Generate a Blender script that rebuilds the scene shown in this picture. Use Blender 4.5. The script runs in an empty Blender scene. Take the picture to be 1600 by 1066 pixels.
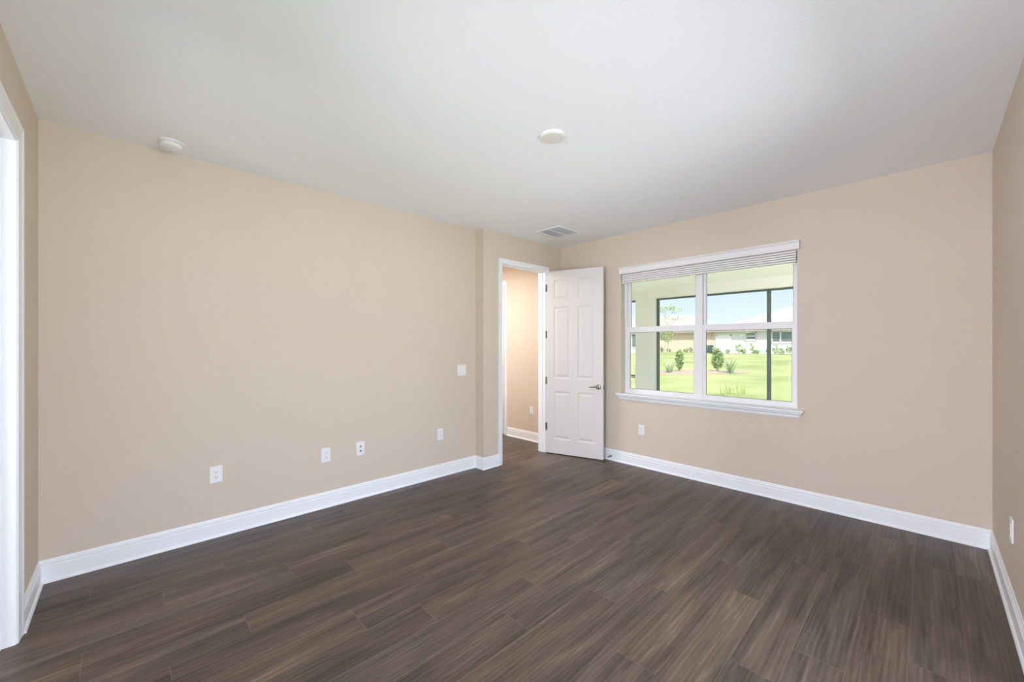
import bpy, bmesh, math, random
from mathutils import Vector, Matrix
random.seed(7)
C = bpy.context.scene.collection
S = bpy.context.scene
PI = math.pi

# ------------------------------------------------------------ camera, world, lights, exposure
YAW = math.atan2(650, 625)                 # camera looks this far from the +X wall direction towards +Y
EYE = 1.458
cd = bpy.data.cameras.new('camera'); cam = bpy.data.objects.new('camera', cd); C.objects.link(cam)
cd.sensor_width = 36; cd.lens = 625 / 1600 * 36; cd.shift_y = 7 / 1600; cd.clip_start = 0.02; cd.clip_end = 400
cam.location = (0, 0, EYE); cam.rotation_euler = (PI / 2, 0, YAW - PI / 2)
S.camera = cam
S.view_settings.view_transform = 'Standard'; S.view_settings.look = 'None'
S.view_settings.gamma = 1.0; S.view_settings.exposure = 0.14
S.view_settings.use_curve_mapping = False
S.cycles.use_denoising = True
S.cycles.max_bounces = 10; S.cycles.diffuse_bounces = 7; S.cycles.glossy_bounces = 4
S.cycles.transparent_max_bounces = 16; S.cycles.sample_clamp_indirect = 6

world = bpy.data.worlds.new('sky'); S.world = world; world.use_nodes = True
nt = world.node_tree; nt.nodes.clear()
wo = nt.nodes.new('ShaderNodeOutputWorld'); bg = nt.nodes.new('ShaderNodeBackground')
tc = nt.nodes.new('ShaderNodeTexCoord'); sx = nt.nodes.new('ShaderNodeSeparateXYZ'); cr = nt.nodes.new('ShaderNodeValToRGB')
nt.links.new(tc.outputs['Generated'], sx.inputs[0]); nt.links.new(sx.outputs['Z'], cr.inputs[0])
nt.links.new(cr.outputs[0], bg.inputs[0]); nt.links.new(bg.outputs[0], wo.inputs[0])
cr.color_ramp.elements[0].position = 0.0; cr.color_ramp.elements[0].color = (0.46, 0.49, 0.52, 1)
cr.color_ramp.elements[1].position = 0.6; cr.color_ramp.elements[1].color = (0.72, 0.82, 1.0, 1)
e = cr.color_ramp.elements.new(0.05); e.color = (0.41, 0.475, 0.53, 1)
e = cr.color_ramp.elements.new(0.15); e.color = (0.32, 0.415, 0.52, 1)
e = cr.color_ramp.elements.new(0.30); e.color = (0.45, 0.55, 0.68, 1)
bg.inputs[1].default_value = 2.0

def lamp(name, kind, loc, energy, color=(1, 1, 1), size=None, size_y=None, direction=None, **kw):
    l = bpy.data.lights.new(name, kind); l.energy = energy; l.color = color
    if kind == 'AREA':
        l.shape = 'RECTANGLE'; l.size = size; l.size_y = size_y
    for k, v in kw.items(): setattr(l, k, v)
    o = bpy.data.objects.new(name, l); C.objects.link(o); o.location = loc
    if direction is not None:
        o.rotation_euler = Vector(direction).to_track_quat('-Z', 'Y').to_euler()
    return o
lamp('sun', 'SUN', (0, 0, 30), 6.2, (1.0, 0.96, 0.90), direction=(0.42, 0.45, -0.80), angle=0.01)
# added fill lamps standing in for daylight through the two made-up patio doors
DAY = (0.905, 0.94, 1.12)
lamp('patio_fill', 'AREA', (-3.4, 1.50, 1.45), 250, DAY, 2.6, 1.8, direction=(1, -0.15, -0.02))
lamp('patio_fill', 'AREA', (1.30, -2.3, 1.50), 178, DAY, 3.2, 1.6, direction=(0.05, 1, -0.06))
lamp('ground_fill', 'AREA', (-5.4, 0.9, 0.45), 150, DAY, 3.6, 1.0, direction=(1, 0.05, 0.15))  # added low lamp lifting the ceiling, in place of sunlit ground
# added fill lamp, unseen, inside the closet beyond the left doorway
lamp('closet_fill', 'AREA', (-2.15, 2.30, 1.45), 24, (0.97, 0.98, 1.0), 0.6, 1.9, direction=(1, 0.1, 0.05))
# unseen lamp added below the sill, standing in for porch and lawn glare
lamp('porch_fill', 'AREA', (5.7, 1.9, 0.28), 30, (1.0, 0.97, 0.98), 4.2, 0.6, direction=(-1, 0, 0.6))
lamp('hall_light', 'AREA', (3.1, 4.7, 2.70), 48, (1.0, 0.965, 0.96), 0.5, 0.5, direction=(0, 0, -1))

# ------------------------------------------------------------ materials
def mat(name, col, rough=0.6, metal=0.0, spec=0.5, bump=None, var=None):
    m = bpy.data.materials.new(name); m.use_nodes = True
    n = m.node_tree; b = n.nodes['Principled BSDF']
    b.inputs['Base Color'].default_value = (*col, 1); b.inputs['Roughness'].default_value = rough
    b.inputs['Metallic'].default_value = metal; b.inputs['Specular IOR Level'].default_value = spec
    if bump or var:
        t = n.nodes.new('ShaderNodeTexCoord')
    if bump:
        sc, st, dist = bump
        no = n.nodes.new('ShaderNodeTexNoise'); no.inputs['Scale'].default_value = sc; no.inputs['Detail'].default_value = 3
        bp = n.nodes.new('ShaderNodeBump'); bp.inputs['Strength'].default_value = st; bp.inputs['Distance'].default_value = dist
        n.links.new(t.outputs['Object'], no.inputs['Vector']); n.links.new(no.outputs['Fac'], bp.inputs['Height'])
        n.links.new(bp.outputs[0], b.inputs['Normal'])
    if var:
        sc, amt = var[0], var[1]
        no = n.nodes.new('ShaderNodeTexNoise'); no.inputs['Scale'].default_value = sc; no.inputs['Detail'].default_value = 4
        n.links.new(t.outputs['Object'], no.inputs['Vector'])
        r = n.nodes.new('ShaderNodeValToRGB')
        r.color_ramp.elements[0].position = 0.3; r.color_ramp.elements[1].position = 0.7
        r.color_ramp.elements[0].color = (*[c * (1 - amt) for c in col], 1)
        r.color_ramp.elements[1].color = (*[min(1, c * (1 + amt)) for c in (var[2] if len(var) > 2 else col)], 1)
        n.links.new(no.outputs['Fac'], r.inputs[0]); n.links.new(r.outputs[0], b.inputs['Base Color'])
    return m
def emit(name, col, s):
    m = bpy.data.materials.new(name); m.use_nodes = True; n = m.node_tree; n.nodes.clear()
    o = n.nodes.new('ShaderNodeOutputMaterial'); e = n.nodes.new('ShaderNodeEmission')
    e.inputs[0].default_value = (*col, 1); e.inputs[1].default_value = s; n.links.new(e.outputs[0], o.inputs[0]); return m
M = {}
M['wall'] = mat('beige_wall_paint', (0.67, 0.575, 0.475), 0.75, spec=0.3, bump=(150, 0.45, 0.004))
M['ceiling'] = mat('white_ceiling_texture', (0.925, 0.94, 0.965), 0.9, spec=0.2, bump=(75, 0.30, 0.005))
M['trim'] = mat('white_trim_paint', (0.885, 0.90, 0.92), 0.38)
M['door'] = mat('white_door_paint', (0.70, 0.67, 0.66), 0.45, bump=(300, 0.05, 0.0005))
M['vinyl'] = mat('white_window_vinyl', (0.83, 0.82, 0.82), 0.4)
M['blind'] = mat('white_blind', (0.82, 0.80, 0.79), 0.5)
M['plastic'] = mat('white_plastic', (0.84, 0.84, 0.85), 0.35)
M['plastic_warm'] = mat('aged_white_plastic', (0.80, 0.77, 0.73), 0.4)
M['slot'] = mat('dark_slot', (0.06, 0.06, 0.06), 0.6)
M['grey_slot'] = mat('grey_slot', (0.28, 0.28, 0.28), 0.6)
M['nickel'] = mat('satin_nickel', (0.30, 0.27, 0.24), 0.30, 1.0)
M['duct'] = mat('duct_grey', (0.80, 0.81, 0.83), 0.9)  # plain pale grey plate behind the louvers
M['vent'] = mat('grey_white_vent', (0.88, 0.89, 0.92), 0.5)
M['rubber'] = mat('grey_rubber', (0.2, 0.2, 0.2), 0.8)
M['cord'] = mat('blind_cord', (0.75, 0.75, 0.74), 0.7)
M['bronze'] = mat('dark_bronze_screen_frame', (0.085, 0.115, 0.105), 0.5)
M['stucco'] = mat('pale_porch_stucco', (0.90, 0.89, 0.86), 0.9, bump=(60, 0.4, 0.004))
M['porch_ceiling'] = mat('porch_ceiling_paint', (0.93, 0.92, 0.90), 0.9)
M['concrete'] = mat('porch_concrete', (0.86, 0.84, 0.82), 0.9, var=(6, 0.08))
M['lawn'] = mat('sunlit_lawn', (0.26, 0.30, 0.118), 0.95, spec=0.1, var=(0.35, 0.16, (0.33, 0.36, 0.148)))
M['mulch'] = mat('mulch', (0.36, 0.27, 0.21), 0.95, var=(5, 0.2))
M['leaf'] = mat('leaf_green', (0.17, 0.27, 0.09), 0.7, var=(4, 0.3, (0.30, 0.42, 0.14)))
M['leaf_pale'] = mat('leaf_pale_green', (0.36, 0.46, 0.25), 0.7, var=(3, 0.2))
M['straw'] = mat('straw_blades', (0.45, 0.50, 0.20), 0.8, var=(5, 0.25))
M['bark'] = mat('pale_bark', (0.50, 0.46, 0.40), 0.9)
M['tan_stucco'] = mat('tan_house_stucco', (0.70, 0.58, 0.45), 0.9)
M['white_stucco'] = mat('white_house_stucco', (0.74, 0.75, 0.72), 0.9)
M['roof'] = mat('pale_shingle_roof', (0.36, 0.32, 0.295), 0.9, var=(1.2, 0.06))
M['house_glass'] = mat('house_window_glass', (0.16, 0.21, 0.21), 0.15)
M['dark_unit'] = mat('grey_metal_unit', (0.16, 0.18, 0.18), 0.6)
M['lamp'] = emit('lit_diffuser', (1.0, 0.86, 0.70), 4.0)

def glass():
    m = bpy.data.materials.new('window_glass'); m.use_nodes = True; n = m.node_tree; n.nodes.clear()
    o = n.nodes.new('ShaderNodeOutputMaterial'); mx = n.nodes.new('ShaderNodeMixShader')
    tr = n.nodes.new('ShaderNodeBsdfTransparent'); tr.inputs[0].default_value = (0.98, 0.985, 0.98, 1)
    g = n.nodes.new('ShaderNodeBsdfGlossy'); g.inputs['Roughness'].default_value = 0.02
    fr = n.nodes.new('ShaderNodeFresnel'); fr.inputs[0].default_value = 1.35
    n.links.new(fr.outputs[0], mx.inputs[0]); n.links.new(tr.outputs[0], mx.inputs[1]); n.links.new(g.outputs[0], mx.inputs[2])
    n.links.new(mx.outputs[0], o.inputs[0]); return m
M['glass'] = glass()

def screen_mesh():
    m = bpy.data.materials.new('insect_screen_mesh'); m.use_nodes = True; n = m.node_tree; n.nodes.clear()
    o = n.nodes.new('ShaderNodeOutputMaterial'); mx = n.nodes.new('ShaderNodeMixShader'); mx.inputs[0].default_value = 0.13
    tr = n.nodes.new('ShaderNodeBsdfTransparent'); d = n.nodes.new('ShaderNodeBsdfDiffuse'); d.inputs[0].default_value = (0.30, 0.33, 0.31, 1)
    n.links.new(tr.outputs[0], mx.inputs[1]); n.links.new(d.outputs[0], mx.inputs[2]); n.links.new(mx.outputs[0], o.inputs[0]); return m
M['screen'] = screen_mesh()
def floor_material():
    m = bpy.data.materials.new('brown_vinyl_planks'); m.use_nodes = True; n = m.node_tree; L = n.links; N = n.nodes
    b = N['Principled BSDF']
    tc = N.new('ShaderNodeTexCoord'); at = N.new('ShaderNodeAttribute'); at.attribute_name = 'plank'
    sp = N.new('ShaderNodeSeparateColor'); L.new(at.outputs['Color'], sp.inputs[0])
    # push every plank to its own place in the grain
    cb = N.new('ShaderNodeCombineXYZ')
    m1 = N.new('ShaderNodeMath'); m1.operation = 'MULTIPLY'; m1.inputs[1].default_value = 37.0; L.new(sp.outputs[1], m1.inputs[0])
    m2 = N.new('ShaderNodeMath'); m2.operation = 'MULTIPLY'; m2.inputs[1].default_value = 23.0; L.new(sp.outputs[1], m2.inputs[0])
    L.new(m1.outputs[0], cb.inputs[0]); L.new(m2.outputs[0], cb.inputs[2])
    ad = N.new('ShaderNodeVectorMath'); ad.operation = 'ADD'; L.new(tc.outputs['Object'], ad.inputs[0]); L.new(cb.outputs[0], ad.inputs[1])
    def noise(sc, scale, detail, dist=0.0, rough=0.55):
        mp = N.new('ShaderNodeMapping'); mp.inputs['Scale'].default_value = sc; L.new(ad.outputs[0], mp.inputs[0])
        t = N.new('ShaderNodeTexNoise'); t.inputs['Scale'].default_value = scale; t.inputs['Detail'].default_value = detail
        t.inputs['Distortion'].default_value = dist; t.inputs['Roughness'].default_value = rough
        L.new(mp.outputs[0], t.inputs['Vector']); return t.outputs['Fac']
    broad = noise((0.55, 5.5, 1), 2.2, 3, 0.6)
    streak = noise((0.7, 16, 1), 3.5, 5, 0.9, 0.62)
    fine = noise((2.5, 60, 1), 6.0, 4, 0.3)
    knot = noise((0.9, 3.2, 1), 3.0, 2, 1.2)
    def mul(a, k):
        q = N.new('ShaderNodeMath'); q.operation = 'MULTIPLY'; L.new(a, q.inputs[0]); q.inputs[1].default_value = k; return q.outputs[0]
    def add(a, c):
        q = N.new('ShaderNodeMath'); q.operation = 'ADD'; L.new(a, q.inputs[0])
        if isinstance(c, float): q.inputs[1].default_value = c
        else: L.new(c, q.inputs[1])
        return q.outputs[0]
    # cathedral grain: rings from a distorted wave
    mp = N.new('ShaderNodeMapping'); mp.inputs['Scale'].default_value = (0.5, 5.0, 1); L.new(ad.outputs[0], mp.inputs[0])
    wv = N.new('ShaderNodeTexWave'); wv.wave_type = 'BANDS'; wv.bands_direction = 'Y'; wv.inputs['Scale'].default_value = 2.6
    wv.inputs['Distortion'].default_value = 9; wv.inputs['Detail'].default_value = 2; wv.inputs['Detail Scale'].default_value = 0.8
    L.new(mp.outputs[0], wv.inputs['Vector'])
    tot = add(add(add(add(mul(broad, 0.90), mul(streak, 0.56)), mul(fine, 0.40)), mul(wv.outputs['Fac'], 0.10)), mul(sp.outputs[0], 0.14))
    tot = add(tot, -0.585)
    r = N.new('ShaderNodeValToRGB'); L.new(tot, r.inputs[0])
    e = r.color_ramp.elements
    e[0].position = 0.16; e[0].color = (0.026, 0.0185, 0.0145, 1)
    e[1].position = 0.88; e[1].color = (0.270, 0.205, 0.155, 1)
    q = e.new(0.36); q.color = (0.073, 0.053, 0.0405, 1)
    q = e.new(0.60); q.color = (0.128, 0.096, 0.073, 1)
    # a slightly grey or red cast per plank
    mixc = N.new('ShaderNodeMix'); mixc.data_type = 'RGBA'; mixc.blend_type = 'MULTIPLY'; mixc.inputs[0].default_value = 1
    hr = N.new('ShaderNodeValToRGB'); hr.color_ramp.elements[0].color = (0.96, 0.97, 0.98, 1); hr.color_ramp.elements[1].color = (1.08, 0.98, 0.93, 1)
    L.new(sp.outputs[2], hr.inputs[0]); L.new(r.outputs[0], mixc.inputs[6]); L.new(hr.outputs[0], mixc.inputs[7])
    L.new(mixc.outputs[2], b.inputs['Base Color'])
    b.inputs['Specular IOR Level'].default_value = 0.5
    rr = N.new('ShaderNodeMapRange'); rr.inputs['To Min'].default_value = 0.36; rr.inputs['To Max'].default_value = 0.50; L.new(streak, rr.inputs[0]); L.new(rr.outputs[0], b.inputs['Roughness'])
    bp = N.new('ShaderNodeBump'); bp.inputs['Strength'].default_value = 0.12; bp.inputs['Distance'].default_value = 0.002
    L.new(fine, bp.inputs['Height']); L.new(bp.outputs[0], b.inputs['Normal'])
    return m
M['floor'] = floor_material()
M['seam'] = mat('plank_seam_highlight', (0.22, 0.18, 0.15), 0.6)  # seams coloured lighter than the planks, for light caught on their bevels

# ------------------------------------------------------------ mesh helpers
class MB:
    def __init__(s): s.v = []; s.f = []; s.m = []; s.cur = 0
    def quad(s, *p):
        k = len(s.v); s.v += [tuple(q) for q in p]; s.f.append(tuple(range(k, k + len(p)))); s.m.append(s.cur)
    def box(s, x0, y0, z0, x1, y1, z1, T=None):
        k = len(s.v); P = [(x, y, z) for z in (z0, z1) for y in (y0, y1) for x in (x0, x1)]
        s.v += [T(*p) if T else p for p in P]
        for f in ((0, 2, 3, 1), (4, 5, 7, 6), (0, 1, 5, 4), (2, 6, 7, 3), (0, 4, 6, 2), (1, 3, 7, 5)):
            s.f.append(tuple(k + i for i in f)); s.m.append(s.cur)
        return s
    def rings(s, R, closed=True, caps=True):
        k = len(s.v); n = len(R[0])
        for r in R: s.v += [tuple(p) for p in r]
        for i in range(len(R) - 1):
            for j in range(n if closed else n - 1):
                a = k + i * n + j; b = k + i * n + (j + 1) % n
                s.f.append((a, b, b + n, a + n)); s.m.append(s.cur)
        if caps:
            s.f.append(tuple(k + j for j in range(n))); s.m.append(s.cur)
            s.f.append(tuple(k + (len(R) - 1) * n + j for j in range(n))); s.m.append(s.cur)
        return s
    def lathe(s, prof, o, axis, n=32):
        ax = Vector(axis).normalized(); u = ax.orthogonal().normalized(); w = ax.cross(u); o = Vector(o)
        return s.rings([[o + ax * h + (u * math.cos(2 * PI * j / n) + w * math.sin(2 * PI * j / n)) * r for j in range(n)] for r, h in prof])
    def tube(s, pts, rad, n=10):
        P = [Vector(p) for p in pts]; R = []
        rad = rad if isinstance(rad, (list, tuple)) else [rad] * len(P)
        for i, p in enumerate(P):
            t = (P[min(i + 1, len(P) - 1)] - P[max(i - 1, 0)]).normalized()
            u = t.cross(Vector((0, 0, 1)) if abs(t.z) < 0.9 else Vector((1, 0, 0))).normalized(); w = t.cross(u)
            R.append([p + (u * math.cos(2 * PI * j / n) + w * math.sin(2 * PI * j / n)) * rad[i] for j in range(n)])
        return s.rings(R)
    def build(s, name, mats, parent=None, bevel=0, smooth=False):
        me = bpy.data.meshes.new(name); me.from_pydata(s.v, [], s.f)
        mats = mats if isinstance(mats, (list, tuple)) else [mats]
        for m in mats: me.materials.append(M[m] if isinstance(m, str) else m)
        for p, i in zip(me.polygons, s.m): p.material_index = i
        bm = bmesh.new(); bm.from_mesh(me); bmesh.ops.recalc_face_normals(bm, faces=bm.faces)
        if bevel: bmesh.ops.bevel(bm, geom=bm.edges[:], offset=bevel, segments=2, affect='EDGES', clamp_overlap=True)
        bm.to_mesh(me); bm.free()
        if smooth:
            for p in me.polygons: p.use_smooth = True
            try: me.set_sharp_from_angle(angle=math.radians(35))
            except Exception: pass
        o = bpy.data.objects.new(name, me); C.objects.link(o)
        if parent: o.parent = parent; o.matrix_parent_inverse = parent.matrix_world.inverted() if False else Matrix.Translation(-parent.location) if parent.rotation_euler.z == 0 else Matrix.Identity(4)
        return o
def tag(o, label, cat, group=None, kind=None):
    o['label'] = label; o['category'] = cat
    if group: o['group'] = group
    if kind: o['kind'] = kind
    return o
def thing(name, loc, label, cat, group=None, kind=None, rz=0):
    o = bpy.data.objects.new(name, None); C.objects.link(o); o.location = loc; o.rotation_euler.z = rz
    o.empty_display_size = 0.1
    return tag(o, label, cat, group, kind)
def struct(mb, name, m, label, cat, **k):
    return tag(mb.build(name, m, **k), label, cat, kind='structure')

# ------------------------------------------------------------ the room's numbers (metres)
H = 2.84
XF, XB = -0.392, 4.445        # doorway wall, window wall
YL, YE, YR = 3.762, 3.615, -0.318   # long left wall, entry wall, right wall
XJ = 3.012                    # where the left wall steps in
WT = 0.20
D0, D1, DZ = 3.312, 4.100, 2.46     # entry doorway
B0, B1, BZ = 2.26, 3.078, 2.455     # doorway in the front wall
W0, W1, WZ0, WZ1 = 0.835, 2.660, 0.862, 2.42   # window opening
V0, V1 = -0.20, 2.05                 # added glass patio door behind the camera, for fill light
U0, U1 = -0.20, 2.75                 # added glass patio door in the right wall, out of the picture
PZ = 2.40
HY = 6.3; HX = 2.55

# floor planks
fb = MB()
Y0, PW = 3.345, 0.193
anchors = {-1: -.158, 0: .458, 1: .15, 2: .76, 3: 1.067, 4: .454, 5: 1.358, 6: .887, 7: 1.184, 8: .571, 9: .262, 10: .777,
           11: 1.077, 12: .465, 13: .162, 14: .797, 15: 1.087, 16: .477, 17: .152}
PL = 1.219; g = 0.0009
cols = []
def xrange_for(y):
    if y > 3.86: return HX - 0.05, XB + 0.05
    if y > 3.70: return -2.3, XB + 0.05
    if y > 1.95: return -2.3, XB + 0.05
    return XF - 0.05, XB + 0.05
rnd = random.Random(11)
for k in range(-15, 19):
    yb = Y0 - PW * (k + 1); yt = yb + PW
    xa, xb = xrange_for((yb + yt) / 2)
    a = anchors.get(k, rnd.choice([.15, .455, .76, 1.065]))
    x = a - PL * math.ceil((a - xa) / PL)
    while x < xb:
        p0, p1 = max(x, xa), min(x + PL, xb)
        if p1 - p0 > 0.01:
            fb.quad((p0 + g, yb + g, 0), (p1 - g, yb + g, 0), (p1 - g, yt - g, 0), (p0 + g, yt - g, 0))
            cols.append((rnd.random(), rnd.random(), rnd.random(), 1))
        x += PL
nq = len(fb.f); fb.cur = 1
for (a, b, c, d) in ((XF - .05, -.45, XB + .05, HY), (-2.3, 1.95, XF - .05, 3.95)):
    fb.quad((a, b, -0.0007), (c, b, -0.0007), (c, d, -0.0007), (a, d, -0.0007))
me = bpy.data.meshes.new('floor'); me.from_pydata(fb.v, [], fb.f)
me.materials.append(M['floor']); me.materials.append(M['seam'])
for p, i in zip(me.polygons, fb.m): p.material_index = i
ca = me.color_attributes.new('plank', 'FLOAT_COLOR', 'CORNER')
li = 0
for i, p in enumerate(me.polygons):
    for _ in p.loop_indices:
        ca.data[li].color = cols[i] if i < nq else (0.5, 0.5, 0.5, 1); li += 1
fo = bpy.data.objects.new('floor', me); C.objects.link(fo)
tag(fo, 'dark brown wood plank floor running through room and hall', 'floor', kind='structure')
b = MB(); b.box(-2.45, -0.55, -0.22, XB + WT, HY + .12, -0.002)
struct(b, 'floor_slab', 'concrete', 'concrete slab under the plank floor', 'floor')

b = MB(); b.box(-2.45, -0.518, H, XB + WT, HY + .12, H + 0.14)
struct(b, 'ceiling', 'ceiling', 'white knockdown textured ceiling of the empty room', 'ceiling')
b = MB(); b.box(-1.3, -1.6, H + .141, 9.0, HY + .9, H + .28); b.box(-3.4, -1.6, H + .141, -1.3, HY + .9, H + .28)
struct(b, 'roof', 'roof', 'roof slab over the house and its porch', 'roof')

b = MB(); b.box(XF - .15, YL, 0, XJ, YL + .12, H)
struct(b, 'wall_left', 'wall', 'long plain beige wall with the outlets and light switch', 'wall')
b = MB(); b.box(XJ, YE, 0, D0 - .02, YL + .12, H); b.box(D1 + .02, YE, 0, XB, YE + .12, H); b.box(D0 - .02, YE, DZ + .02, D1 + .02, YE + .12, H)
struct(b, 'wall_entry', 'wall', 'short beige wall holding the open white door', 'wall')
b = MB()
b.box(XB, -.518, 0, XB + WT, W0, H); b.box(XB, W1, 0, XB + WT, HY + .12, H); b.box(XB, W0, 0, XB + WT, W1, WZ0 - .02); b.box(XB, W0, WZ1, XB + WT, W1, H)
struct(b, 'wall_back', 'wall', 'beige wall with the white framed double window', 'wall')
b = MB(); b.box(XF - .15, YR - WT, 0, U0, YR, H); b.box(U1, YR - WT, 0, XB, YR, H); b.box(U0, YR - WT, PZ, U1, YR, H)
struct(b, 'wall_right', 'wall', 'pale beige wall at the right edge with one outlet', 'wall')
b = MB()
b.box(XF - .15, YR, 0, XF, V0, H); b.box(XF - .15, V0, PZ, XF, V1, H)
b.box(XF - .15, V1, 0, XF, B0 - .02, H); b.box(XF - .15, B0 - .02, BZ + .02, XF, B1 + .02, H); b.box(XF - .15, B1 + .02, 0, XF, YL, H)
struct(b, 'wall_front', 'wall', 'beige wall at the left edge with a white cased doorway', 'wall')
b = MB(); b.box(-2.45, 1.95, 0, -2.3, 4.0, H); b.box(-2.3, 1.85, 0, XF - .15, 1.95, H); b.box(-2.3, 3.88, 0, XF - .15, 4.0, H)
struct(b, 'wall_closet', 'trim', 'white walls of the closet beyond the left doorway', 'wall')
b = MB(); b.box(HX - .12, YL + .12, 0, HX, HY, H); b.box(HX - .12, HY, 0, XB, HY + .12, H)
struct(b, 'wall_hall', 'wall', 'beige walls of the hall beyond the open door', 'wall')

# ------------------------------------------------------------ baseboards (profile: distance from wall, height)
BP = [(0, 0), (.024, 0), (.024, .006), (.0215, .013), (.0165, .0175), (.013, .0185), (.013, .098), (.009, .101), (.009, .110), (.0115, .113),
      (.0115, .119), (.0065, .123), (.0065, .132), (.0045, .138), (0, .140)]
def baseboard(name, T, u0, u1, e0, e1, label):
    # T(u, d, z); e: +1 inside corner, -1 outside corner, 0 square end
    b = MB(); s = 1 if u1 > u0 else -1
    b.rings([[T(u0 + s * e0 * d, d, z) for d, z in BP], [T(u1 - s * e1 * d, d, z) for d, z in BP]])
    return tag(b.build(name, 'trim'), label, 'baseboard', kind='structure')
TL = lambda u, d, z: (u, YL - d, z)
TE = lambda u, d, z: (u, YE - d, z)
TB = lambda u, d, z: (XB - d, u, z)
TR = lambda u, d, z: (u, YR + d, z)
TF = lambda u, d, z: (XF + d, u, z)
TJ = lambda u, d, z: (XJ - d, u, z)
baseboard('baseboard_left', TL, XF, XJ, 1, 1, 'white baseboard along the long left wall')
baseboard('baseboard_step', TJ, YL, YE, 1, -1, 'short white baseboard on the wall step left of the door')
baseboard('baseboard_entry', TE, XJ, D0 - .062, -1, 0, 'white baseboard between wall step and door casing')
baseboard('baseboard_entry_corner', TE, D1 + .062, XB, 0, 1, 'white baseboard hidden behind the open door')
baseboard('baseboard_back', TB, YE, YR, 1, 1, 'white baseboard under the window')
baseboard('baseboard_right', TR, XB, U1, 1, 0, 'white baseboard along the right wall')
baseboard('baseboard_front', TF, YL, B1 + .088, 1, 0, 'short white baseboard beside the left doorway')
baseboard('baseboard_front_rear', TF, B0 - .088, V1, 0, 0, 'short white baseboard between doorway and added patio door')
baseboard('baseboard_hall', TB, YE + .12, 4.725, 1, 0, 'white baseboard on the hall wall seen through the doorway')

# ------------------------------------------------------------ door casings and jambs
def casing(name, T, u0, u1, zt, W, label, depth=.12, stop_d=None, back=True):
    root = tag(bpy.data.objects.new(name, None), label, 'door casing', kind='structure'); C.objects.link(root); root.location = T((u0 + u1) / 2, 0, 0)
    r = .006
    pr = [(r, -.001), (r, .008), (r + .12 * W, .010), (r + .22 * W, .0085), (r + .30 * W, .0095), (r + .62 * W, .0125), (r + .70 * W, .0115), (r + .78 * W, .015), (r + .92 * W, .017), (W, .013), (W, -.001)]
    def frame(TT, nm):
        b = MB()
        R = [[TT(u0 - w, d, 0) for w, d in pr], [TT(u0 - w, d, zt + w) for w, d in pr], [TT(u1 + w, d, zt + w) for w, d in pr], [TT(u1 + w, d, 0) for w, d in pr]]
        b.rings(R); return b.build(nm, 'trim', root)
    frame(T, 'casing')
    if back: frame(lambda u, d, z: T(u, -depth - d, z), 'casing')
    b = MB()
    for (a, c) in ((u0 - .02, u0), (u1, u1 + .02)): b.box(a, -depth - .001, 0, c, .001, zt + .02, T)
    b.box(u0, -depth - .001, zt, u1, .001, zt + .02, T)
    b.build('jamb', 'trim', root)
    b = MB()
    if stop_d:
        d0, d1 = stop_d
        b.box(u0 - .001, d1, 0, u0 + .011, d0, zt, T); b.box(u1 - .011, d1, 0, u1 + .001, d0, zt, T); b.box(u0 + .011, d1, zt - .011, u1 - .011, d0, zt + .001, T)
        b.build('door_stop_molding', 'trim', root)
    return root
tr1 = casing('trim_1', TE, D0, D1, DZ, .062, 'white casing and jamb around the entry doorway', .12, (-.042, -.08))
sp = MB(); sp.box(D0 - .0005, -.032, .905, D0 + .0015, -.008, .965, TE); o = sp.build('strike_plate', 'nickel', tr1); o['label'] = 'satin nickel strike plate'
casing('trim_2', TF, B0, B1, BZ, .088, 'white casing and jamb of the doorway at the left edge', .15, (-.045, -.09))
# hall door casing and closed door on the hall wall
casing('trim_3', TB, 4.80, 5.60, 2.44, .066, 'white casing of a closed door in the hall', .05, None, back=False)
d2 = thing('door_2', (XB + .02, 4.80, 0), 'closed white door in the hall beyond', 'door', kind='structure')
b = MB(); b.box(XB - .012, 4.805, .01, XB + .03, 5.595, 2.435); b.build('leaf', 'door', d2, bevel=.002)
# (the hall door fills a shallow recess drawn by its casing)

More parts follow.
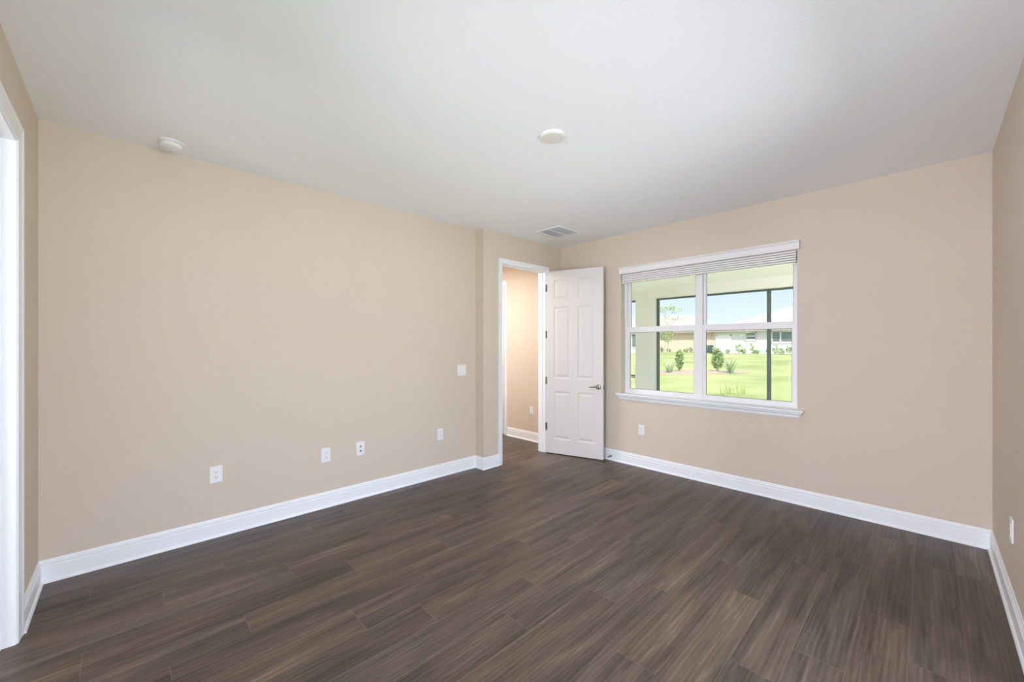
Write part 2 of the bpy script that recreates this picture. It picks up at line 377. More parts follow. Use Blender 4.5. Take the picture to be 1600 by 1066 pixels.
# ------------------------------------------------------------ the open six panel door
HP = Vector((4.094, 3.598, 0)); FP = Vector((4.327, 2.836, 0)); DL = .792; DT = .036
ux = (FP - HP).normalized(); nx = Vector((-ux.y, ux.x, 0))   # nx towards the window wall side or the room
if nx.x > 0: nx = -nx                                        # nx points to the room (viewer's side)
def DP(s, t, z): return tuple(HP + ux * s - nx * t + Vector((0, 0, z)))     # t from viewer's face backwards
door = thing('door_1', tuple(HP), 'open white six panel door with satin nickel lever, swung against the window wall', 'door', kind='structure')
def panel_face(b, t0, sgn):
    # face with six raised panels; t0 the face plane, sgn the direction into the door
    S0, S1, Z0, Z1 = .004, DL, .012, 2.455
    cs = [(.118, .355), (.452, .690)]; rs = [(.205, .845), (1.020, 1.975), (2.070, 2.335)]
    sb = [S0, cs[0][0], cs[0][1], cs[1][0], cs[1][1], S1]; zb = [Z0] + [v for r in rs for v in r] + [Z1]
    for i in range(5):
        for j in range(7):
            a, c, e, h = sb[i], sb[i + 1], zb[j], zb[j + 1]
            if i in (1, 3) and j in (1, 3, 5):
                lv = [(0, 0), (.004, .0035), (.014, .0060), (.022, .0060), (.046, .0005), (.050, .0)]
                R = []
                for ins, dp in lv:
                    t = t0 + sgn * dp
                    R.append([DP(a + ins, t, e + ins), DP(c - ins, t, e + ins), DP(c - ins, t, h - ins), DP(a + ins, t, h - ins)])
                k = len(b.v)
                for r in R: b.v += r
                for q in range(len(R) - 1):
                    for w in range(4):
                        b.f.append((k + q * 4 + w, k + q * 4 + (w + 1) % 4, k + (q + 1) * 4 + (w + 1) % 4, k + (q + 1) * 4 + w)); b.m.append(0)
                b.f.append(tuple(k + (len(R) - 1) * 4 + w for w in range(4))); b.m.append(0)
            else:
                b.quad(DP(a, t0, e), DP(c, t0, e), DP(c, t0, h), DP(a, t0, h))
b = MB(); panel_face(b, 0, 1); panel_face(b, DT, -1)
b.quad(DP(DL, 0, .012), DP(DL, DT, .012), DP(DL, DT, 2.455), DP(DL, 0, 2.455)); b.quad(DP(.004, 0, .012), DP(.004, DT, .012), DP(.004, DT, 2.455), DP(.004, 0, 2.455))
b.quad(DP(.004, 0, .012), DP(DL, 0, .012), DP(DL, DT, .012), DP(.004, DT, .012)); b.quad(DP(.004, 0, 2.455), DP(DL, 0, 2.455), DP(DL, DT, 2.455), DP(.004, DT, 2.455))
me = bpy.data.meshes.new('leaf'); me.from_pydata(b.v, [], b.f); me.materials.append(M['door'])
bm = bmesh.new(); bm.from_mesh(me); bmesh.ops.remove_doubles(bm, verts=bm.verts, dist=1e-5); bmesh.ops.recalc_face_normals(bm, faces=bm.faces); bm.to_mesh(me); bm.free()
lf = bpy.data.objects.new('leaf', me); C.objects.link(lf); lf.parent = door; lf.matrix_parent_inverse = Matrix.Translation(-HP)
for z in (2.235, 1.605, .985, .365):
    b = MB(); b.tube([DP(.004, -.004, z - .05), DP(.004, -.004, z + .05)], .0055, 12); b.box(0, 0, 0, 1, 1, 1, lambda a, c, e: DP(.004 + .018 * a, -.0012 + .0022 * c, z - .048 + .096 * e))
    b.build('hinge', 'nickel', door)
def lever(side):
    t0 = 0 if side < 0 else DT; nrm = nx if side < 0 else -nx
    base = Vector(DP(.732, t0, .930))
    h = MB(); h.lathe([(0.001, 0), (.033, 0), (.033, .004), (.029, .010), (.014, .013), (.012, .030), (.0145, .034), (.0145, .048), (.012, .052), (.001, .053)], base, nrm, 28)
    p = base + nrm * .044
    h.tube([p, p - ux * .03 + Vector((0, 0, .002)), p - ux * .07 + Vector((0, 0, -.001)) + nrm * .002, p - ux * .108 + Vector((0, 0, -.004)) - nrm * .006], [.0085, .0085, .0075, .006], 14)
    return h.build('door_handle', 'nickel', door, smooth=True)
lever(-1); lever(1)
b = MB(); b.box(0, 0, 0, 1, 1, 1, lambda a, c, e: DP(DL - .001 + .003 * a, .006 + .024 * c, .90 + .058 * e)); b.tube([DP(DL + .001, .018, .93), DP(DL + .009, .018, .93)], .0075, 10)
b.build('latch', 'nickel', door)

# spring door stop on the baseboard behind the door
ds = thing('door_stop', (XB - .013, 2.792, .055), 'small metal door stop on the baseboard beside the open door', 'door stop')
b = MB(); b.lathe([(.001, 0), (.013, 0), (.013, .003), (.006, .007), (.006, .010), (.001, .010)], (XB - .013, 2.792, .055), (-1, 0, 0), 18); b.build('base', 'nickel', ds)
b = MB(); b.tube([(XB - .022 - .052 * i / 80, 2.792 + .0055 * math.cos(i * .9), .055 + .0055 * math.sin(i * .9)) for i in range(81)], .0013, 5); b.build('spring', 'nickel', ds)
b = MB(); b.lathe([(.001, 0), (.009, .001), (.0095, .010), (.006, .014), (.001, .014)], (XB - .074, 2.792, .055), (-1, 0, 0), 16); b.build('rubber_tip', 'rubber', ds, smooth=True)

# ------------------------------------------------------------ windows
def window(name, T, u0, u1, z0, z1, label):
    # T(u, w, z): w = depth outwards from the room face
    root = thing(name, T((u0 + u1) / 2, .1, z0), label, 'window', kind='structure')
    um = (u0 + u1) / 2
    b = MB()
    F0, F1 = .105, .185
    b.box(u0, F0, z0, u0 + .030, F1, z1, T); b.box(u1 - .030, F0, z0, u1, F1, z1, T); b.box(u0 + .03, F0, z0, u1 - .03, F1, z0 + .022, T)
    b.box(u0 + .03, F0, z1 - .035, u1 - .03, F1, z1, T); b.box(um - .032, F0 - .004, z0 + .022, um + .032, F1, z1 - .035, T)
    b.build('window_frame', 'vinyl', root)
    def sash(a, c, e, h, w0, w1, st, rb, rt, nm):
        b = MB()
        b.box(a, w0, e, a + st, w1, h, T); b.box(c - st, w0, e, c, w1, h, T); b.box(a + st, w0, e, c - st, w1, e + rb, T); b.box(a + st, w0, h - rt, c - st, w1, h, T)
        s = b.build('sash', 'vinyl', root)
        b = MB(); wm = (w0 + w1) / 2; b.box(a + st, wm - .003, e + rb, c - st, wm + .003, h - rt, T); b.build('pane', 'glass', s)
        b = MB(); q = .004
        for (x0, x1, y0, y1) in ((a + st, a + st + q, e + rb, h - rt), (c - st - q, c - st, e + rb, h - rt), (a + st, c - st, e + rb, e + rb + q), (a + st, c - st, h - rt - q, h - rt)):
            b.box(x0, w0 + .006, y0, x1, wm - .003, y1, T)
        b.build('gasket', 'rubber', s)
        if nm == 'lower':
            b = MB(); b.quad(T(a + st, F1 - .004, e + rb), T(c - st, F1 - .004, e + rb), T(c - st, F1 - .004, h - rt), T(a + st, F1 - .004, h - rt)); b.build('insect_screen', 'screen', root)
    for a, c in ((u0 + .03, um - .032), (um + .032, u1 - .03)):
        sash(a, c, z0 + .022, 1.688, .112, .140, .032, .034, .066, 'lower')
        sash(a, c, 1.640, z1 - .035, .146, .172, .026, .045, .03, 'upper')
    # stool and apron: (distance into the room, height, inset at the ends)
    pr = [(-.106, z0 + .001, .0), (-.106, z0 - .019, .0), (0, z0 - .0195, .0)]
    b = MB()
    b.box(u0 + .0005, .001, z0 - .0195, u1 - .0005, .105, z0, T)
    st = [(.052, z0 - .000, -.052), (.054, z0 - .010, -.054), (.050, z0 - .016, -.050), (.042, z0 - .019, -.042), (.041, z0 - .027, -.041), (.034, z0 - .036, -.036), (.026, z0 - .046, -.028),
          (.020, z0 - .050, -.024), (.020, z0 - .060, -.020), (.012, z0 - .068, -.012), (.010, z0 - .074, -.010)]
    R = []
    for d, z, ins in st: R.append([T(u0 + ins, -.0005, z), T(u0 + ins, -d, z), T(u1 - ins, -d, z), T(u1 - ins, -.0005, z)])
    b.rings(R)
    b.build('window_sill', 'trim', root)
    return root
TW1 = lambda u, w, z: (XB + w, u, z)
window('window_1', TW1, W0, W1, WZ0, WZ1, 'white double single-hung window looking onto porch and lawn')
def added_patio_door(name, T, u0, u1, zt, label):  # unseen doors added to carry fill light into the room
    root = thing(name, T((u0 + u1) / 2, .1, 0), label, 'added patio door', kind='structure')
    b = MB(); w0, w1 = .03, .13
    b.box(u0, w0, 0, u0 + .04, w1, zt, T); b.box(u1 - .04, w0, 0, u1, w1, zt, T); b.box(u0 + .04, w0, zt - .04, u1 - .04, w1, zt, T); b.box(u0 + .04, w0, 0, u1 - .04, w1, .03, T)
    b.build('door_frame', 'vinyl', root)
    um = (u0 + u1) / 2
    for a, c, p in ((u0 + .04, um + .03, .045), (um - .03, u1 - .04, .085)):
        b = MB(); b.box(a, p, .03, a + .06, p + .035, zt - .04, T); b.box(c - .06, p, .03, c, p + .035, zt - .04, T); b.box(a + .06, p, .03, c - .06, p + .035, .11, T); b.box(a + .06, p, zt - .11, c - .06, p + .035, zt - .04, T)
        q = b.build('sliding_panel', 'vinyl', root)
        b = MB(); b.box(a + .06, p + .015, .11, c - .06, p + .021, zt - .11, T); b.build('pane', 'glass', q)
    return root
added_patio_door('added_door_3', lambda u, w, z: (XF - w, u, z), V0, V1, PZ, 'white framed sliding glass door added behind the viewer to let in fill light')
added_patio_door('added_door_4', lambda u, w, z: (u, YR - w, z), U0, U1, PZ, 'white framed sliding glass door added beside the viewer to let in fill light')

# raised blind in window_1
def blind(T, u0, u1, zt, label):
    root = thing('window_blind', T((u0 + u1) / 2, .03, zt - .08), label, 'window blind')
    b = MB()
    pv = [(-.002, zt - .080), (.044, zt - .080), (.046, zt - .066), (.042, zt - .062), (.042, zt - .022), (.046, zt - .018), (.054, zt - .012), (.056, zt - .001), (-.002, zt - .001)]
    R = [[T(u, -d, z) for d, z in pv] for u in (u0 - .024, u1 + .004)]
    b.rings(R); b.build('valance', 'blind', root)
    b = MB(); b.box(u0 + .008, .006, zt - .046, u1 - .008, .062, zt - .002, T); b.build('headrail', 'blind', root)
    z = zt - .084
    n = 4
    for i in range(n):
        b = MB(); zz = z - i * .0215
        sag = .0022
        R = []
        for u in (u0 + .010, u1 - .010):
            R.append([T(u, w, zz + sag * (1 - ((w - .035) / .026) ** 2) * .6 + o) for w, o in ((.009, 0), (.022, 0), (.035, 0), (.048, 0), (.061, 0), (.061, -.016), (.035, -.016), (.009, -.016))])
        b.rings(R); b.build('slat', 'blind', root)
    b = MB(); b.box(u0 + .010, .008, z - n * .0215 - .016, u1 - .010, .062, z - n * .0215 - .001, T); b.build('bottom_rail', 'blind', root, bevel=.002)
    for u in (u0 + .16, (u0 + u1) / 2 - .3, (u0 + u1) / 2 + .3, u1 - .16):
        b = MB(); b.box(u - .002, .0055, z - n * .0215 - .018, u + .002, .0075, z + .005, T); b.build('ladder_cord', 'cord', root)
    b = MB(); b.tube([T(u1 - .050, .012, zt - .09), T(u1 - .051, .010, zt - .62)], .0035, 8); b.build('tilt_wand', 'cord', root)
    b = MB(); b.tube([T(u0 + .020, .010, zt - .09), T(u0 + .020, .009, zt - .195)], .0012, 6); b.lathe([(.001, 0), (.0045, .004), (.006, .022), (.003, .028), (.001, .028)], T(u0 + .020, .009, zt - .222), (0, 0, 1), 10); b.build('lift_cord', 'cord', root)
    return root
blind(TW1, W0, W1, WZ1, 'white horizontal slat blind raised to the top of the window')

# ------------------------------------------------------------ ceiling fittings
v = thing('ceiling_vent', (3.78, 3.13, H), 'square white air vent with grey louvers on the ceiling near the door', 'air vent')
b = MB()
vx0, vx1, vy0, vy1 = 3.575, 3.985, 2.945, 3.315
b.box(vx0, vy0, H - .008, vx1, vy0 + .035, H); b.box(vx0, vy1 - .035, H - .008, vx1, vy1, H)
b.box(vx0, vy0 + .035, H - .008, vx0 + .035, vy1 - .035, H); b.box(vx1 - .035, vy0 + .035, H - .008, vx1, vy1 - .035, H)
b.box(vx0 + .035, 3.122, H - .007, vx1 - .035, 3.138, H); b.build('frame', 'plastic', v)
b = MB(); b.box(vx0 + .03, vy0 + .03, H - .0012, vx1 - .03, vy1 - .03, H - .0004); b.build('duct_opening', 'duct', v)
for (ya, yb) in ((vy0 + .035, 3.122), (3.138, vy1 - .035)):
    b = MB(); n = 9
    for i in range(n):
        yy = ya + (yb - ya) * (i + .5) / n
        b.box(0, 0, 0, 1, 1, 1, lambda a, c, e, yy=yy: (vx0 + .035 + (vx1 - vx0 - .07) * a, yy - .0065 + .012 * c + .002 * e, H - .0065 + .0045 * c + .0012 * e))
    b.build('louver', 'vent', v)
s = thing('smoke_detector', (.215, 3.572, H), 'round white smoke detector on the ceiling above the left wall', 'smoke detector')
b = MB(); b.lathe([(.001, 0), (.072, 0), (.072, -.008), (.068, -.011), (.001, -.011)], (.215, 3.572, H), (0, 0, 1), 48); b.build('base', 'plastic', s, smooth=True)
b = MB(); b.lathe([(.001, -.011), (.060, -.011), (.060, -.016), (.056, -.017), (.056, -.022), (.061, -.023), (.060, -.034), (.050, -.042), (.030, -.045), (.028, -.043), (.001, -.043)], (.215, 3.572, H), (0, 0, 1), 48); b.build('body', 'plastic', s, smooth=True)
b = MB(); b.lathe([(.001, -.043), (.011, -.043), (.011, -.046), (.001, -.0465)], (.228, 3.585, H), (0, 0, 1), 18); b.build('test_button', 'vent', s)
c = thing('ceiling_cover_plate', (2.018, 1.714, H), 'round off-white blank cover plate on the middle of the ceiling', 'cover plate')
b = MB(); b.lathe([(.001, 0), (.080, 0), (.081, -.006), (.078, -.014), (.001, -.014)], (2.018, 1.714, H), (0, 0, 1), 48); b.build('rim', 'plastic', c, smooth=True)
b = MB(); b.lathe([(.001, -.014), (.070, -.014), (.068, -.017), (.040, -.019), (.001, -.0195)], (2.018, 1.714, H), (0, 0, 1), 48); b.build('disc', 'plastic_warm', c, smooth=True)
hl = thing('ceiling_light', (3.5, 4.9, H), 'lit round ceiling light in the hall out of sight', 'ceiling light')
b = MB(); b.lathe([(.001, 0), (.16, 0), (.16, -.03), (.15, -.035), (.001, -.035)], (3.5, 4.9, H), (0, 0, 1), 32); b.build('base', 'plastic', hl, smooth=True)
b = MB(); b.lathe([(.001, -.035), (.145, -.035), (.13, -.06), (.08, -.08), (.001, -.088)], (3.5, 4.9, H), (0, 0, 1), 32); b.build('diffuser', 'lamp', hl, smooth=True)

# ------------------------------------------------------------ outlets and switches
def plate(name, T, u, z, w, h, label, cat, group=None):
    root = thing(name, T(u, 0, z), label, cat, group)
    b = MB(); k = .004
    R = []
    for ins, d in ((0, -.0005), (0, .003), (.0015, .0055), (.004, .0068)):
        R.append([T(u - w / 2 + ins, d, z - h / 2 + ins), T(u + w / 2 - ins, d, z - h / 2 + ins), T(u + w / 2 - ins, d, z + h / 2 - ins), T(u - w / 2 + ins, d, z + h / 2 - ins)])
    b.rings(R); b.build('plate', 'plastic', root)
    return root
def duplex(T, u, z, label, w=.080, h=.126, group='wall outlets', slot='slot'):
    root = plate('outlet', T, u, z, w, h, label, 'outlet', group)
    b = MB(); b.box(u - .0175, .0060, z - .034, u + .0175, .0078, z + .034, T); b.build('receptacle_frame', 'plastic', root)
    for dz in (.0185, -.0185):
        b = MB(); b.box(u - .0155, .0070, z + dz - .0145, u + .0155, .0092, z + dz + .0145, T); r = b.build('receptacle', 'plastic', root, bevel=.0008)
        b = MB()
        b.box(u - .0085, .0088, z + dz - .001, u - .0060, .0098, z + dz + .008, T); b.box(u + .0060, .0088, z + dz - .001, u + .0085, .0098, z + dz + .007, T)
        cx = T(u, .0090, z + dz - .0075); ax = Vector(T(0, 1, 0)) - Vector(T(0, 0, 0)); b.lathe([(.001, -.0005), (.0032, -.0005), (.0032, .0008), (.001, .0008)], cx, ax, 12)
        b.build('slot', slot, r)
    return root
duplex(TL, .487, .475, 'white double outlet low on the left wall, the one nearest the left doorway')
duplex(TL, 1.290, .471, 'white double outlet on the left wall, second from the left corner')
cx = plate('cable_outlet', TL, 1.606, .474, .080, .126, 'white plate with cable connector and dark data jack on the left wall', 'cable outlet')
b = MB(); p = TL(1.606, .006, .493); b.lathe([(.001, 0), (.0085, 0), (.0085, .003), (.005, .003), (.005, .011), (.001, .011)], p, (0, -1, 0), 14); b.build('connector', 'nickel', cx)
b = MB(); b.box(1.606 - .012, .0062, .440, 1.606 + .012, .0085, .468, TL); jk = b.build('jack', 'plastic', cx)
b = MB(); b.box(1.606 - .008, .0080, .445, 1.606 + .008, .0092, .459, TL); b.build('jack_opening', 'slot', jk)
duplex(TL, 2.507, .470, 'slim white outlet on the left wall nearest the door', .074, .122, slot='grey_slot')
sw = plate('light_switch', TL, 2.806, 1.170, .120, .124, 'white double rocker light switch on the left wall beside the step', 'light switch')
for du in (-.023, .023):
    b = MB(); u = 2.806 + du
    b.rings([[TL(u - .0165, d, z) for d, z in ((.006, 1.137), (.0085, 1.137), (.0095, 1.17), (.0125, 1.203), (.006, 1.203))], [TL(u + .0165, d, z) for d, z in ((.006, 1.137), (.0085, 1.137), (.0095, 1.17), (.0125, 1.203), (.006, 1.203))]])
    b.build('rocker', 'plastic', sw)
duplex(TB, 2.380, .443, 'white double outlet below the left part of the window', .078, .120, slot='grey_slot')
duplex(TR, 3.465, .455, 'white outlet on the right wall at the picture edge', .078, .126, slot='grey_slot')
duplex(TB, 4.193, .465, 'white outlet on the hall wall beyond the doorway', .074, .118, slot='grey_slot')

# ------------------------------------------------------------ porch (lanai)
PX = 8.04; PY0, PY1 = -1.2, 6.9
b = MB(); b.box(XB + WT, PY0, -.22, PX + .25, PY1, -.10)
struct(b, 'porch_floor', 'concrete', 'pale concrete porch floor outside the window', 'porch floor')
b = MB(); b.box(XB + WT, PY0, 2.64, PX + .3, PY1, H + .14)
struct(b, 'porch_ceiling', 'porch_ceiling', 'pale porch ceiling seen through the top of the window', 'porch ceiling')
b = MB(); b.box(PX, PY0, 2.462, PX + .22, PY1, 2.64)
struct(b, 'porch_beam', 'stucco', 'pale beam carrying the porch roof edge', 'beam')
b = MB(); b.box(PX, 4.035, -.10, PX + .16, 4.452, 2.462)
struct(b, 'porch_column', 'stucco', 'wide pale stucco porch column seen through the left window', 'column')
scr = thing('screen_frame', (PX + .10, 2.0, -.10), 'dark bronze metal screen frame closing the porch', 'screen frame')
def bar(nm, y0, z0, y1, z1, x=PX + .145, t=.045): b = MB(); b.box(x, y0, z0, x + t, y1, z1); b.build(nm, 'bronze', scr, bevel=.002)
bar('post', 3.985, -.10, 4.033, 2.428); bar('post', 1.925, -.10, 1.985, 2.428); bar('post', -.14, -.10, -.08, 2.428)
bar('post', 4.454, -.10, 4.500, 2.428); bar('post', 5.4, -.10, 5.45, 2.428)
bar('header_bar', PY0, 2.428, 4.033, 2.462); bar('header_bar', 4.454, 2.428, PY1, 2.462)
bar('sill_bar', PY0, -.10, 1.925, -.04); bar('sill_bar', 1.985, -.10, 3.985, -.04)
bar('chair_rail', 4.50, .765, 5.40, .795); bar('chair_rail', 4.50, .73, 5.40, .75)

# ------------------------------------------------------------ garden ground
def gz(x, y=0):
    t = max(0, min(1, (x - 9) / 41)); return -.13 + .66 * (t * t * (3 - 2 * t))
gb = MB(); nx_, ny_ = 60, 8
gx = [-70 + 79 * i / 10 for i in range(10)] + [9 + 45 * i / 40 for i in range(41)] + [70, 100, 160]
gy = [-120, -60, -20, 0, 10, 20, 30, 40, 60, 120]
vi = [[(x, y, gz(x) - (.0 if x > 8.5 else .10)) for y in gy] for x in gx]
gb.rings(vi, closed=False, caps=False)
gr = gb.build('lawn', 'lawn', smooth=True); tag(gr, 'bright green mown lawn rising to the neighbouring houses', 'lawn', kind='structure')

def at(px, fw, z=None):
    # point on the ray through a photo column at a forward distance
    r = (px - 800) / 625 * fw
    return Vector((r * math.sin(YAW) + fw * math.cos(YAW), -r * math.cos(YAW) + fw * math.sin(YAW), 0))
def ground(px, fw):
    p = at(px, fw); p.z = gz(p.x); return p

# ------------------------------------------------------------ neighbouring houses
def house(x0, x1, y0, y1, zb, ze, pitch, wallm, label, gapx=.5):
    root = thing('house', ((x0 + x1) / 2, (y0 + y1) / 2, zb), label, 'house')
    b = MB(); b.box(x0, y0, zb - .6, x1, y1, ze); b.build('wall', wallm, root)
    o = .5; X0, X1, Y0_, Y1_ = x0 - o, x1 + o, y0 - o, y1 + o
    hh = min(X1 - X0, Y1_ - Y0_) / 2; zr = ze + hh * pitch
    b = MB(); b.box(X0, Y0_, ze - .08, X1, Y1_, ze + .12)
    if (Y1_ - Y0_) >= (X1 - X0): A, B_ = ((X0 + X1) / 2, Y0_ + hh, zr), ((X0 + X1) / 2, Y1_ - hh, zr)
    else: A, B_ = (X0 + hh, (Y0_ + Y1_) / 2, zr), (X1 - hh, (Y0_ + Y1_) / 2, zr)
    z = ze + .12; P = [(X0, Y0_, z), (X1, Y0_, z), (X1, Y1_, z), (X0, Y1_, z)]
    if (Y1_ - Y0_) >= (X1 - X0):
        b.quad(P[0], P[1], A); b.quad(P[1], P[2], B_, A); b.quad(P[2], P[3], B_); b.quad(P[3], P[0], A, B_)
    else:
        b.quad(P[0], P[1], B_, A); b.quad(P[1], P[2], B_); b.quad(P[2], P[3], A, B_); b.quad(P[3], P[0], A)
    b.build('roof', 'roof', root)
    return root
def hwin(root, x, y0, y1, z0, z1, mulls=(), rails=()):
    b = MB(); f = .10
    b.box(x - .06, y0, z0, x + .02, y0 + f, z1); b.box(x - .06, y1 - f, z0, x + .02, y1, z1); b.box(x - .06, y0, z0 - .06, x + .02, y1, z0 + f); b.box(x - .06, y0, z1 - f, x + .02, y1, z1)
    for m in mulls: b.box(x - .06, m - .06, z0, x + .02, m + .06, z1)
    for r in rails: b.box(x - .06, y0, r - .05, x + .02, y1, r + .05)
    w = b.build('window', 'vinyl', root)
    b = MB(); b.box(x - .03, y0 + f, z0 + f, x + .01, y1 - f, z1 - f); b.build('pane', 'house_glass', w)
hB = house(50, 62, 1.0, 17.45, .5, 3.1, .44, 'white_stucco', 'white stucco house with wide hipped roof behind the right window')
hwin(hB, 50, 13.1, 14.3, 2.05, 2.95, rails=(2.5,)); hwin(hB, 50, 8.9, 11.7, 1.75, 3.0, mulls=(10.85,))
b = MB(); b.box(49.93, 15.75, .5, 50.02, 17.2, 2.6); b.box(49.88, 15.65, .5, 50.0, 15.75, 2.7); b.box(49.88, 17.2, .5, 50.0, 17.3, 2.7); b.box(49.88, 15.65, 2.6, 50.0, 17.3, 2.7); b.build('door', 'plastic', hB)
hA = house(56, 68, 19.4, 41, .45, 3.25, .45, 'tan_stucco', 'tan stucco house with pale roof behind the left window')
hwin(hA, 56, 33, 35, 1.3, 2.6)
hC = house(40, 48, 24.6, 40, .4, 3.3, .62, 'white_stucco', 'pale house glimpsed left of the porch column')
b = MB(); b.box(42.0, 24.52, 1.2, 44.8, 24.62, 2.9); w = b.build('window', 'vinyl', hC); b = MB()
b.box(42.1, 24.50, 1.3, 43.3, 24.53, 2.8); b.box(43.5, 24.50, 1.3, 44.7, 24.53, 2.8); b.build('pane', 'house_glass', w)
ac = at(1108, 50.5); acu = thing('air_conditioner', (ac.x, ac.y, gz(ac.x)), 'grey air conditioner unit beside the tan house', 'air conditioner')
b = MB(); b.box(ac.x - .45, ac.y - .4, .45, ac.x + .45, ac.y + .4, 1.45); b.build('body', 'dark_unit', acu, bevel=.03)
b = MB(); b.lathe([(.02, 0), (.36, 0), (.36, .04), (.02, .06)], (ac.x, ac.y, 1.45), (0, 0, 1), 20); b.build('fan_grille', 'dark_unit', acu)

# ------------------------------------------------------------ planting
def leaves(b, c, r, n, size, rg, flat=1.0):
    c = Vector(c)
    for _ in range(n):
        while True:
            d = Vector((rg.uniform(-1, 1), rg.uniform(-1, 1), rg.uniform(-1, 1)))
            if .25 < d.length < 1: break
        p = c + Vector((d.x * r[0], d.y * r[1], d.z * r[2]))
        a = Vector((rg.gauss(0, 1), rg.gauss(0, 1), rg.gauss(0, 1))).normalized(); u = a.orthogonal().normalized(); w = a.cross(u)
        s = size * rg.uniform(.6, 1.3)
        b.quad(p - u * s, p - w * s * .45, p + u * s, p + w * s * .45)
def shrub(px, fw, h, w, m, label, n=260, size=.06, group=None, seed=1):
    rg = random.Random(seed); p = ground(px, fw)
    root = thing('shrub', tuple(p), label, 'shrub', group)
    b = MB(); leaves(b, p + Vector((0, 0, h * .55)), (w / 2, w / 2, h * .47), n, size, rg); b.build('foliage', m, root)
    b = MB()
    for i in range(4):
        a = rg.uniform(0, 6.28); b.tube([p + Vector((0, 0, -.03)), p + Vector((math.cos(a) * w * .12, math.sin(a) * w * .12, h * .3)), p + Vector((math.cos(a) * w * .25, math.sin(a) * w * .25, h * .7))], [.02, .012, .006], 5)
    b.build('stem', 'bark', root); return root
def tuft(px, fw, h, n, m, label, spread=.5, seed=3, base=.12, group=None):
    rg = random.Random(seed); p = ground(px, fw); b = MB()
    for i in range(n):
        a = rg.uniform(0, 2 * PI); l = h * rg.uniform(.6, 1.1); o = rg.uniform(0, base); s = spread * rg.uniform(.3, 1)
        q = p + Vector((math.cos(a) * o, math.sin(a) * o, -.02)); d = Vector((math.cos(a), math.sin(a), 0)); w = .010 * Vector((-d.y, d.x, 0)) * (h / .6)
        pts = [q, q + d * s * .35 * l + Vector((0, 0, l * .6)), q + d * s * l + Vector((0, 0, l * .95))]
        b.quad(pts[0] - w, pts[0] + w, pts[1] + w * .8, pts[1] - w * .8); b.quad(pts[1] - w * .8, pts[1] + w * .8, pts[2])
    o = b.build('ornamental_grass', m); return tag(o, label, 'grass', group)
def bed(px, fw, rx, ry, label, seed):
    rg = random.Random(seed); p = ground(px, fw); b = MB(); n = 60
    fwd = Vector((math.cos(YAW), math.sin(YAW), 0)); rt = Vector((math.sin(YAW), -math.cos(YAW), 0))
    ang = [2 * PI * i / n for i in range(n)]; k = [1 + .08 * math.sin(3 * a + seed) + .04 * rg.uniform(-1, 1) for a in ang]
    def ring(s, dz):
        o = []
        for i, a in enumerate(ang):
            q = p + rt * math.cos(a) * rx * k[i] * s + fwd * math.sin(a) * ry * k[i] * s
            o.append((q.x, q.y, gz(q.x) + dz))
        return o
    b.rings([ring(1, -.05), ring(.99, .02), ring(.85, .04), ring(.4, .05)], caps=True)
    o = b.build('mulch_bed', 'mulch', smooth=True); return tag(o, label, 'mulch bed')
bed(1080, 21.4, 2.75, 1.35, 'long reddish brown mulch bed in the lawn under the shrubs', 2)
shrub(1062, 22.0, 1.20, .42, 'leaf', 'upright green shrub on the left mulch bed', 420, .07, seed=4)
tuft(1046, 21.0, .75, 70, 'leaf_pale', 'loose grey green grass clump on the left mulch bed', .9, 6, .12)
shrub(1121, 21.6, 1.22, .60, 'leaf', 'taller leafy shrub on the right mulch bed', 480, .08, seed=9)
tuft(1142, 20.4, .85, 80, 'leaf_pale', 'spiky grass clump right of the leafy shrub', 1.0, 7, .08)
for i, px in enumerate((1122, 1133, 1144, 1153)):
    p = ground(px, 12.6 + .3 * (i % 2))
    tuft(px + 10, 12.6 + .3 * (i % 2), .42, 26, 'straw', 'tuft of tall yellow green grass just outside the porch, ' + ('leftmost of four', 'second from left of four', 'third from left of four', 'rightmost of four')[i], .5, 20 + i, .15, 'grass tufts outside the porch')
fs = [(1137, 46.0, .55, .7), (1155, 45.3, 1.15, .9), (1161.5, 43.8, .6, .7), (1175, 44.5, 1.2, .8), (1181.5, 43.0, .45, .9), (1212, 42.8, 1.0, .8), (1220, 41.4, .6, .9), (1234, 42.0, .9, .8), (1072, 53.5, .6, .9), (1080, 53.3, .7, .6), (1034, 55.5, .7, .6), (1045, 55.0, .6, .8), (1116, 46.6, .8, .7), (1200, 43.3, .6, .5)]
names = ['low shrub by the white door of the far house', 'round dark shrub left of the sapling at the white house', 'small low shrub beside the round dark one', 'tall shrub under the small window of the white house',
         'low spreading shrub right of the tall one', 'shrub under the wide window of the white house', 'low shrub under the wide window', 'pale shrub near the right end of the white house',
         'shrub at the foot of the tan house wall by the mullion', 'second shrub at the foot of the tan house', 'leftmost shrub along the tan house', 'shrub near the tree at the tan house', 'shrub at the left corner of the white house', 'small shrub behind the dark screen post']
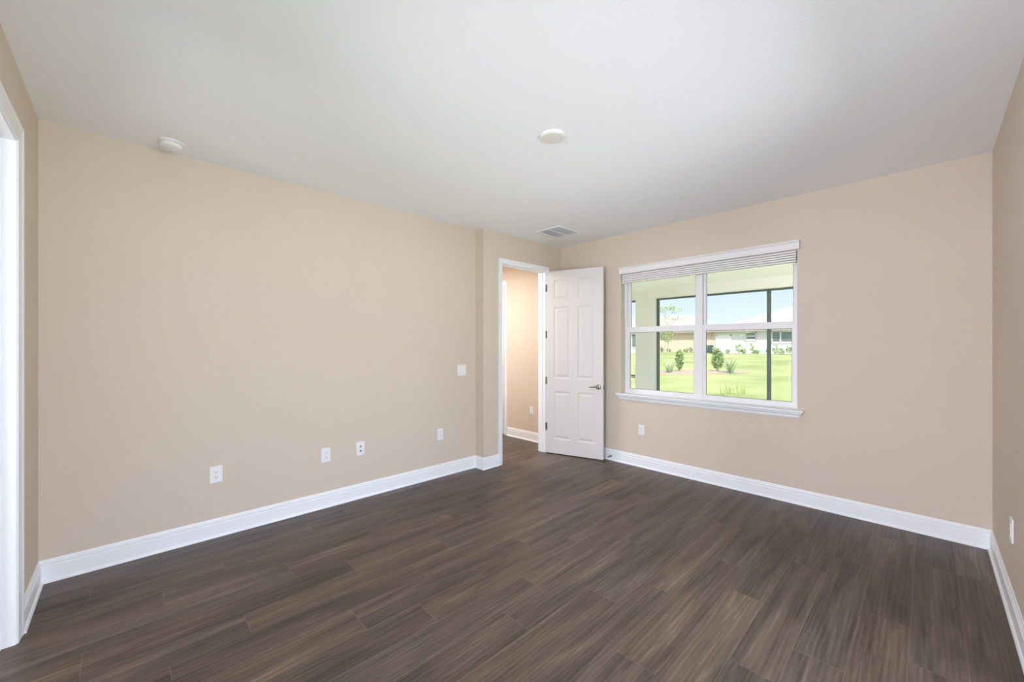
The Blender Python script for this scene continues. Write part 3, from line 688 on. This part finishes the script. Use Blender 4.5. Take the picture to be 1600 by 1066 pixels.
for i, (px, fw, h, w) in enumerate(fs):
    shrub(px, fw - 1.5, h, w * .8, 'leaf' if i % 3 else 'leaf_pale', names[i], 90, .11, 'foundation shrubs along the far houses', 40 + i)
# mulch strip along the houses
b = MB(); b.box(47.6, 1, .38, 49.45, 17.4, .56); tag(b.build('mulch_bed', 'mulch'), 'dark mulch strip along the white house', 'mulch bed')
b = MB(); b.box(53.6, 19.4, .40, 55.45, 41, .57); tag(b.build('mulch_bed', 'mulch'), 'dark mulch strip along the tan house', 'mulch bed')
def tree(px, fw, base, trunk_h, crowns, label, rad=.05, seed=1, m='leaf'):
    rg = random.Random(seed); p = ground(px, fw); root = thing('tree', tuple(p), label, 'tree')
    b = MB(); top = p + Vector((.1, .1, trunk_h)); b.tube([p + Vector((0, 0, -.1)), p + Vector((.03, 0, trunk_h * .5)), top], [rad, rad * .8, rad * .4], 7)
    fwd = Vector((math.cos(YAW), math.sin(YAW), 0)); rt = Vector((math.sin(YAW), -math.cos(YAW), 0))
    for (dx, z, rx, rz, n, sz) in crowns:
        c = p + rt * dx + Vector((0, 0, z)); b.tube([p + Vector((.05, .05, max(.5, z - 1.0))), c], [rad * .5, rad * .2], 5)
    b.build('trunk', 'bark', root)
    b = MB()
    for (dx, z, rx, rz, n, sz) in crowns: leaves(b, p + rt * dx + Vector((0, 0, z)), (rx, rx, rz), n, sz, rg)
    b.build('crown', m, root); return root
tree(1044, 44, 0, 2.6, [(-.1, 2.1, .78, .8, 480, .09)], 'small young tree with dense round crown before the tan house', .05, 3)
tree(1040, 49, 0, 5.4, [(0.2, 3.9, .8, .8, 110, .10), (-.6, 5.3, .8, .4, 120, .12), (.35, 5.6, .9, .4, 120, .12), (1.2, 5.2, .75, .4, 90, .12), (1.4, 4.3, .6, .35, 50, .11)], 'tall slim tree with open crown rising above the tan roof', .09, 5, 'leaf_pale')
tree(1166, 43.6, 0, 2.4, [(-.45, 2.05, .35, .25, 26, .06), (.1, 2.3, .4, .3, 30, .06), (.1, 1.2, .3, .4, 16, .05)], 'thin sapling with sparse leaves before the white house', .025, 8, 'leaf_pale')
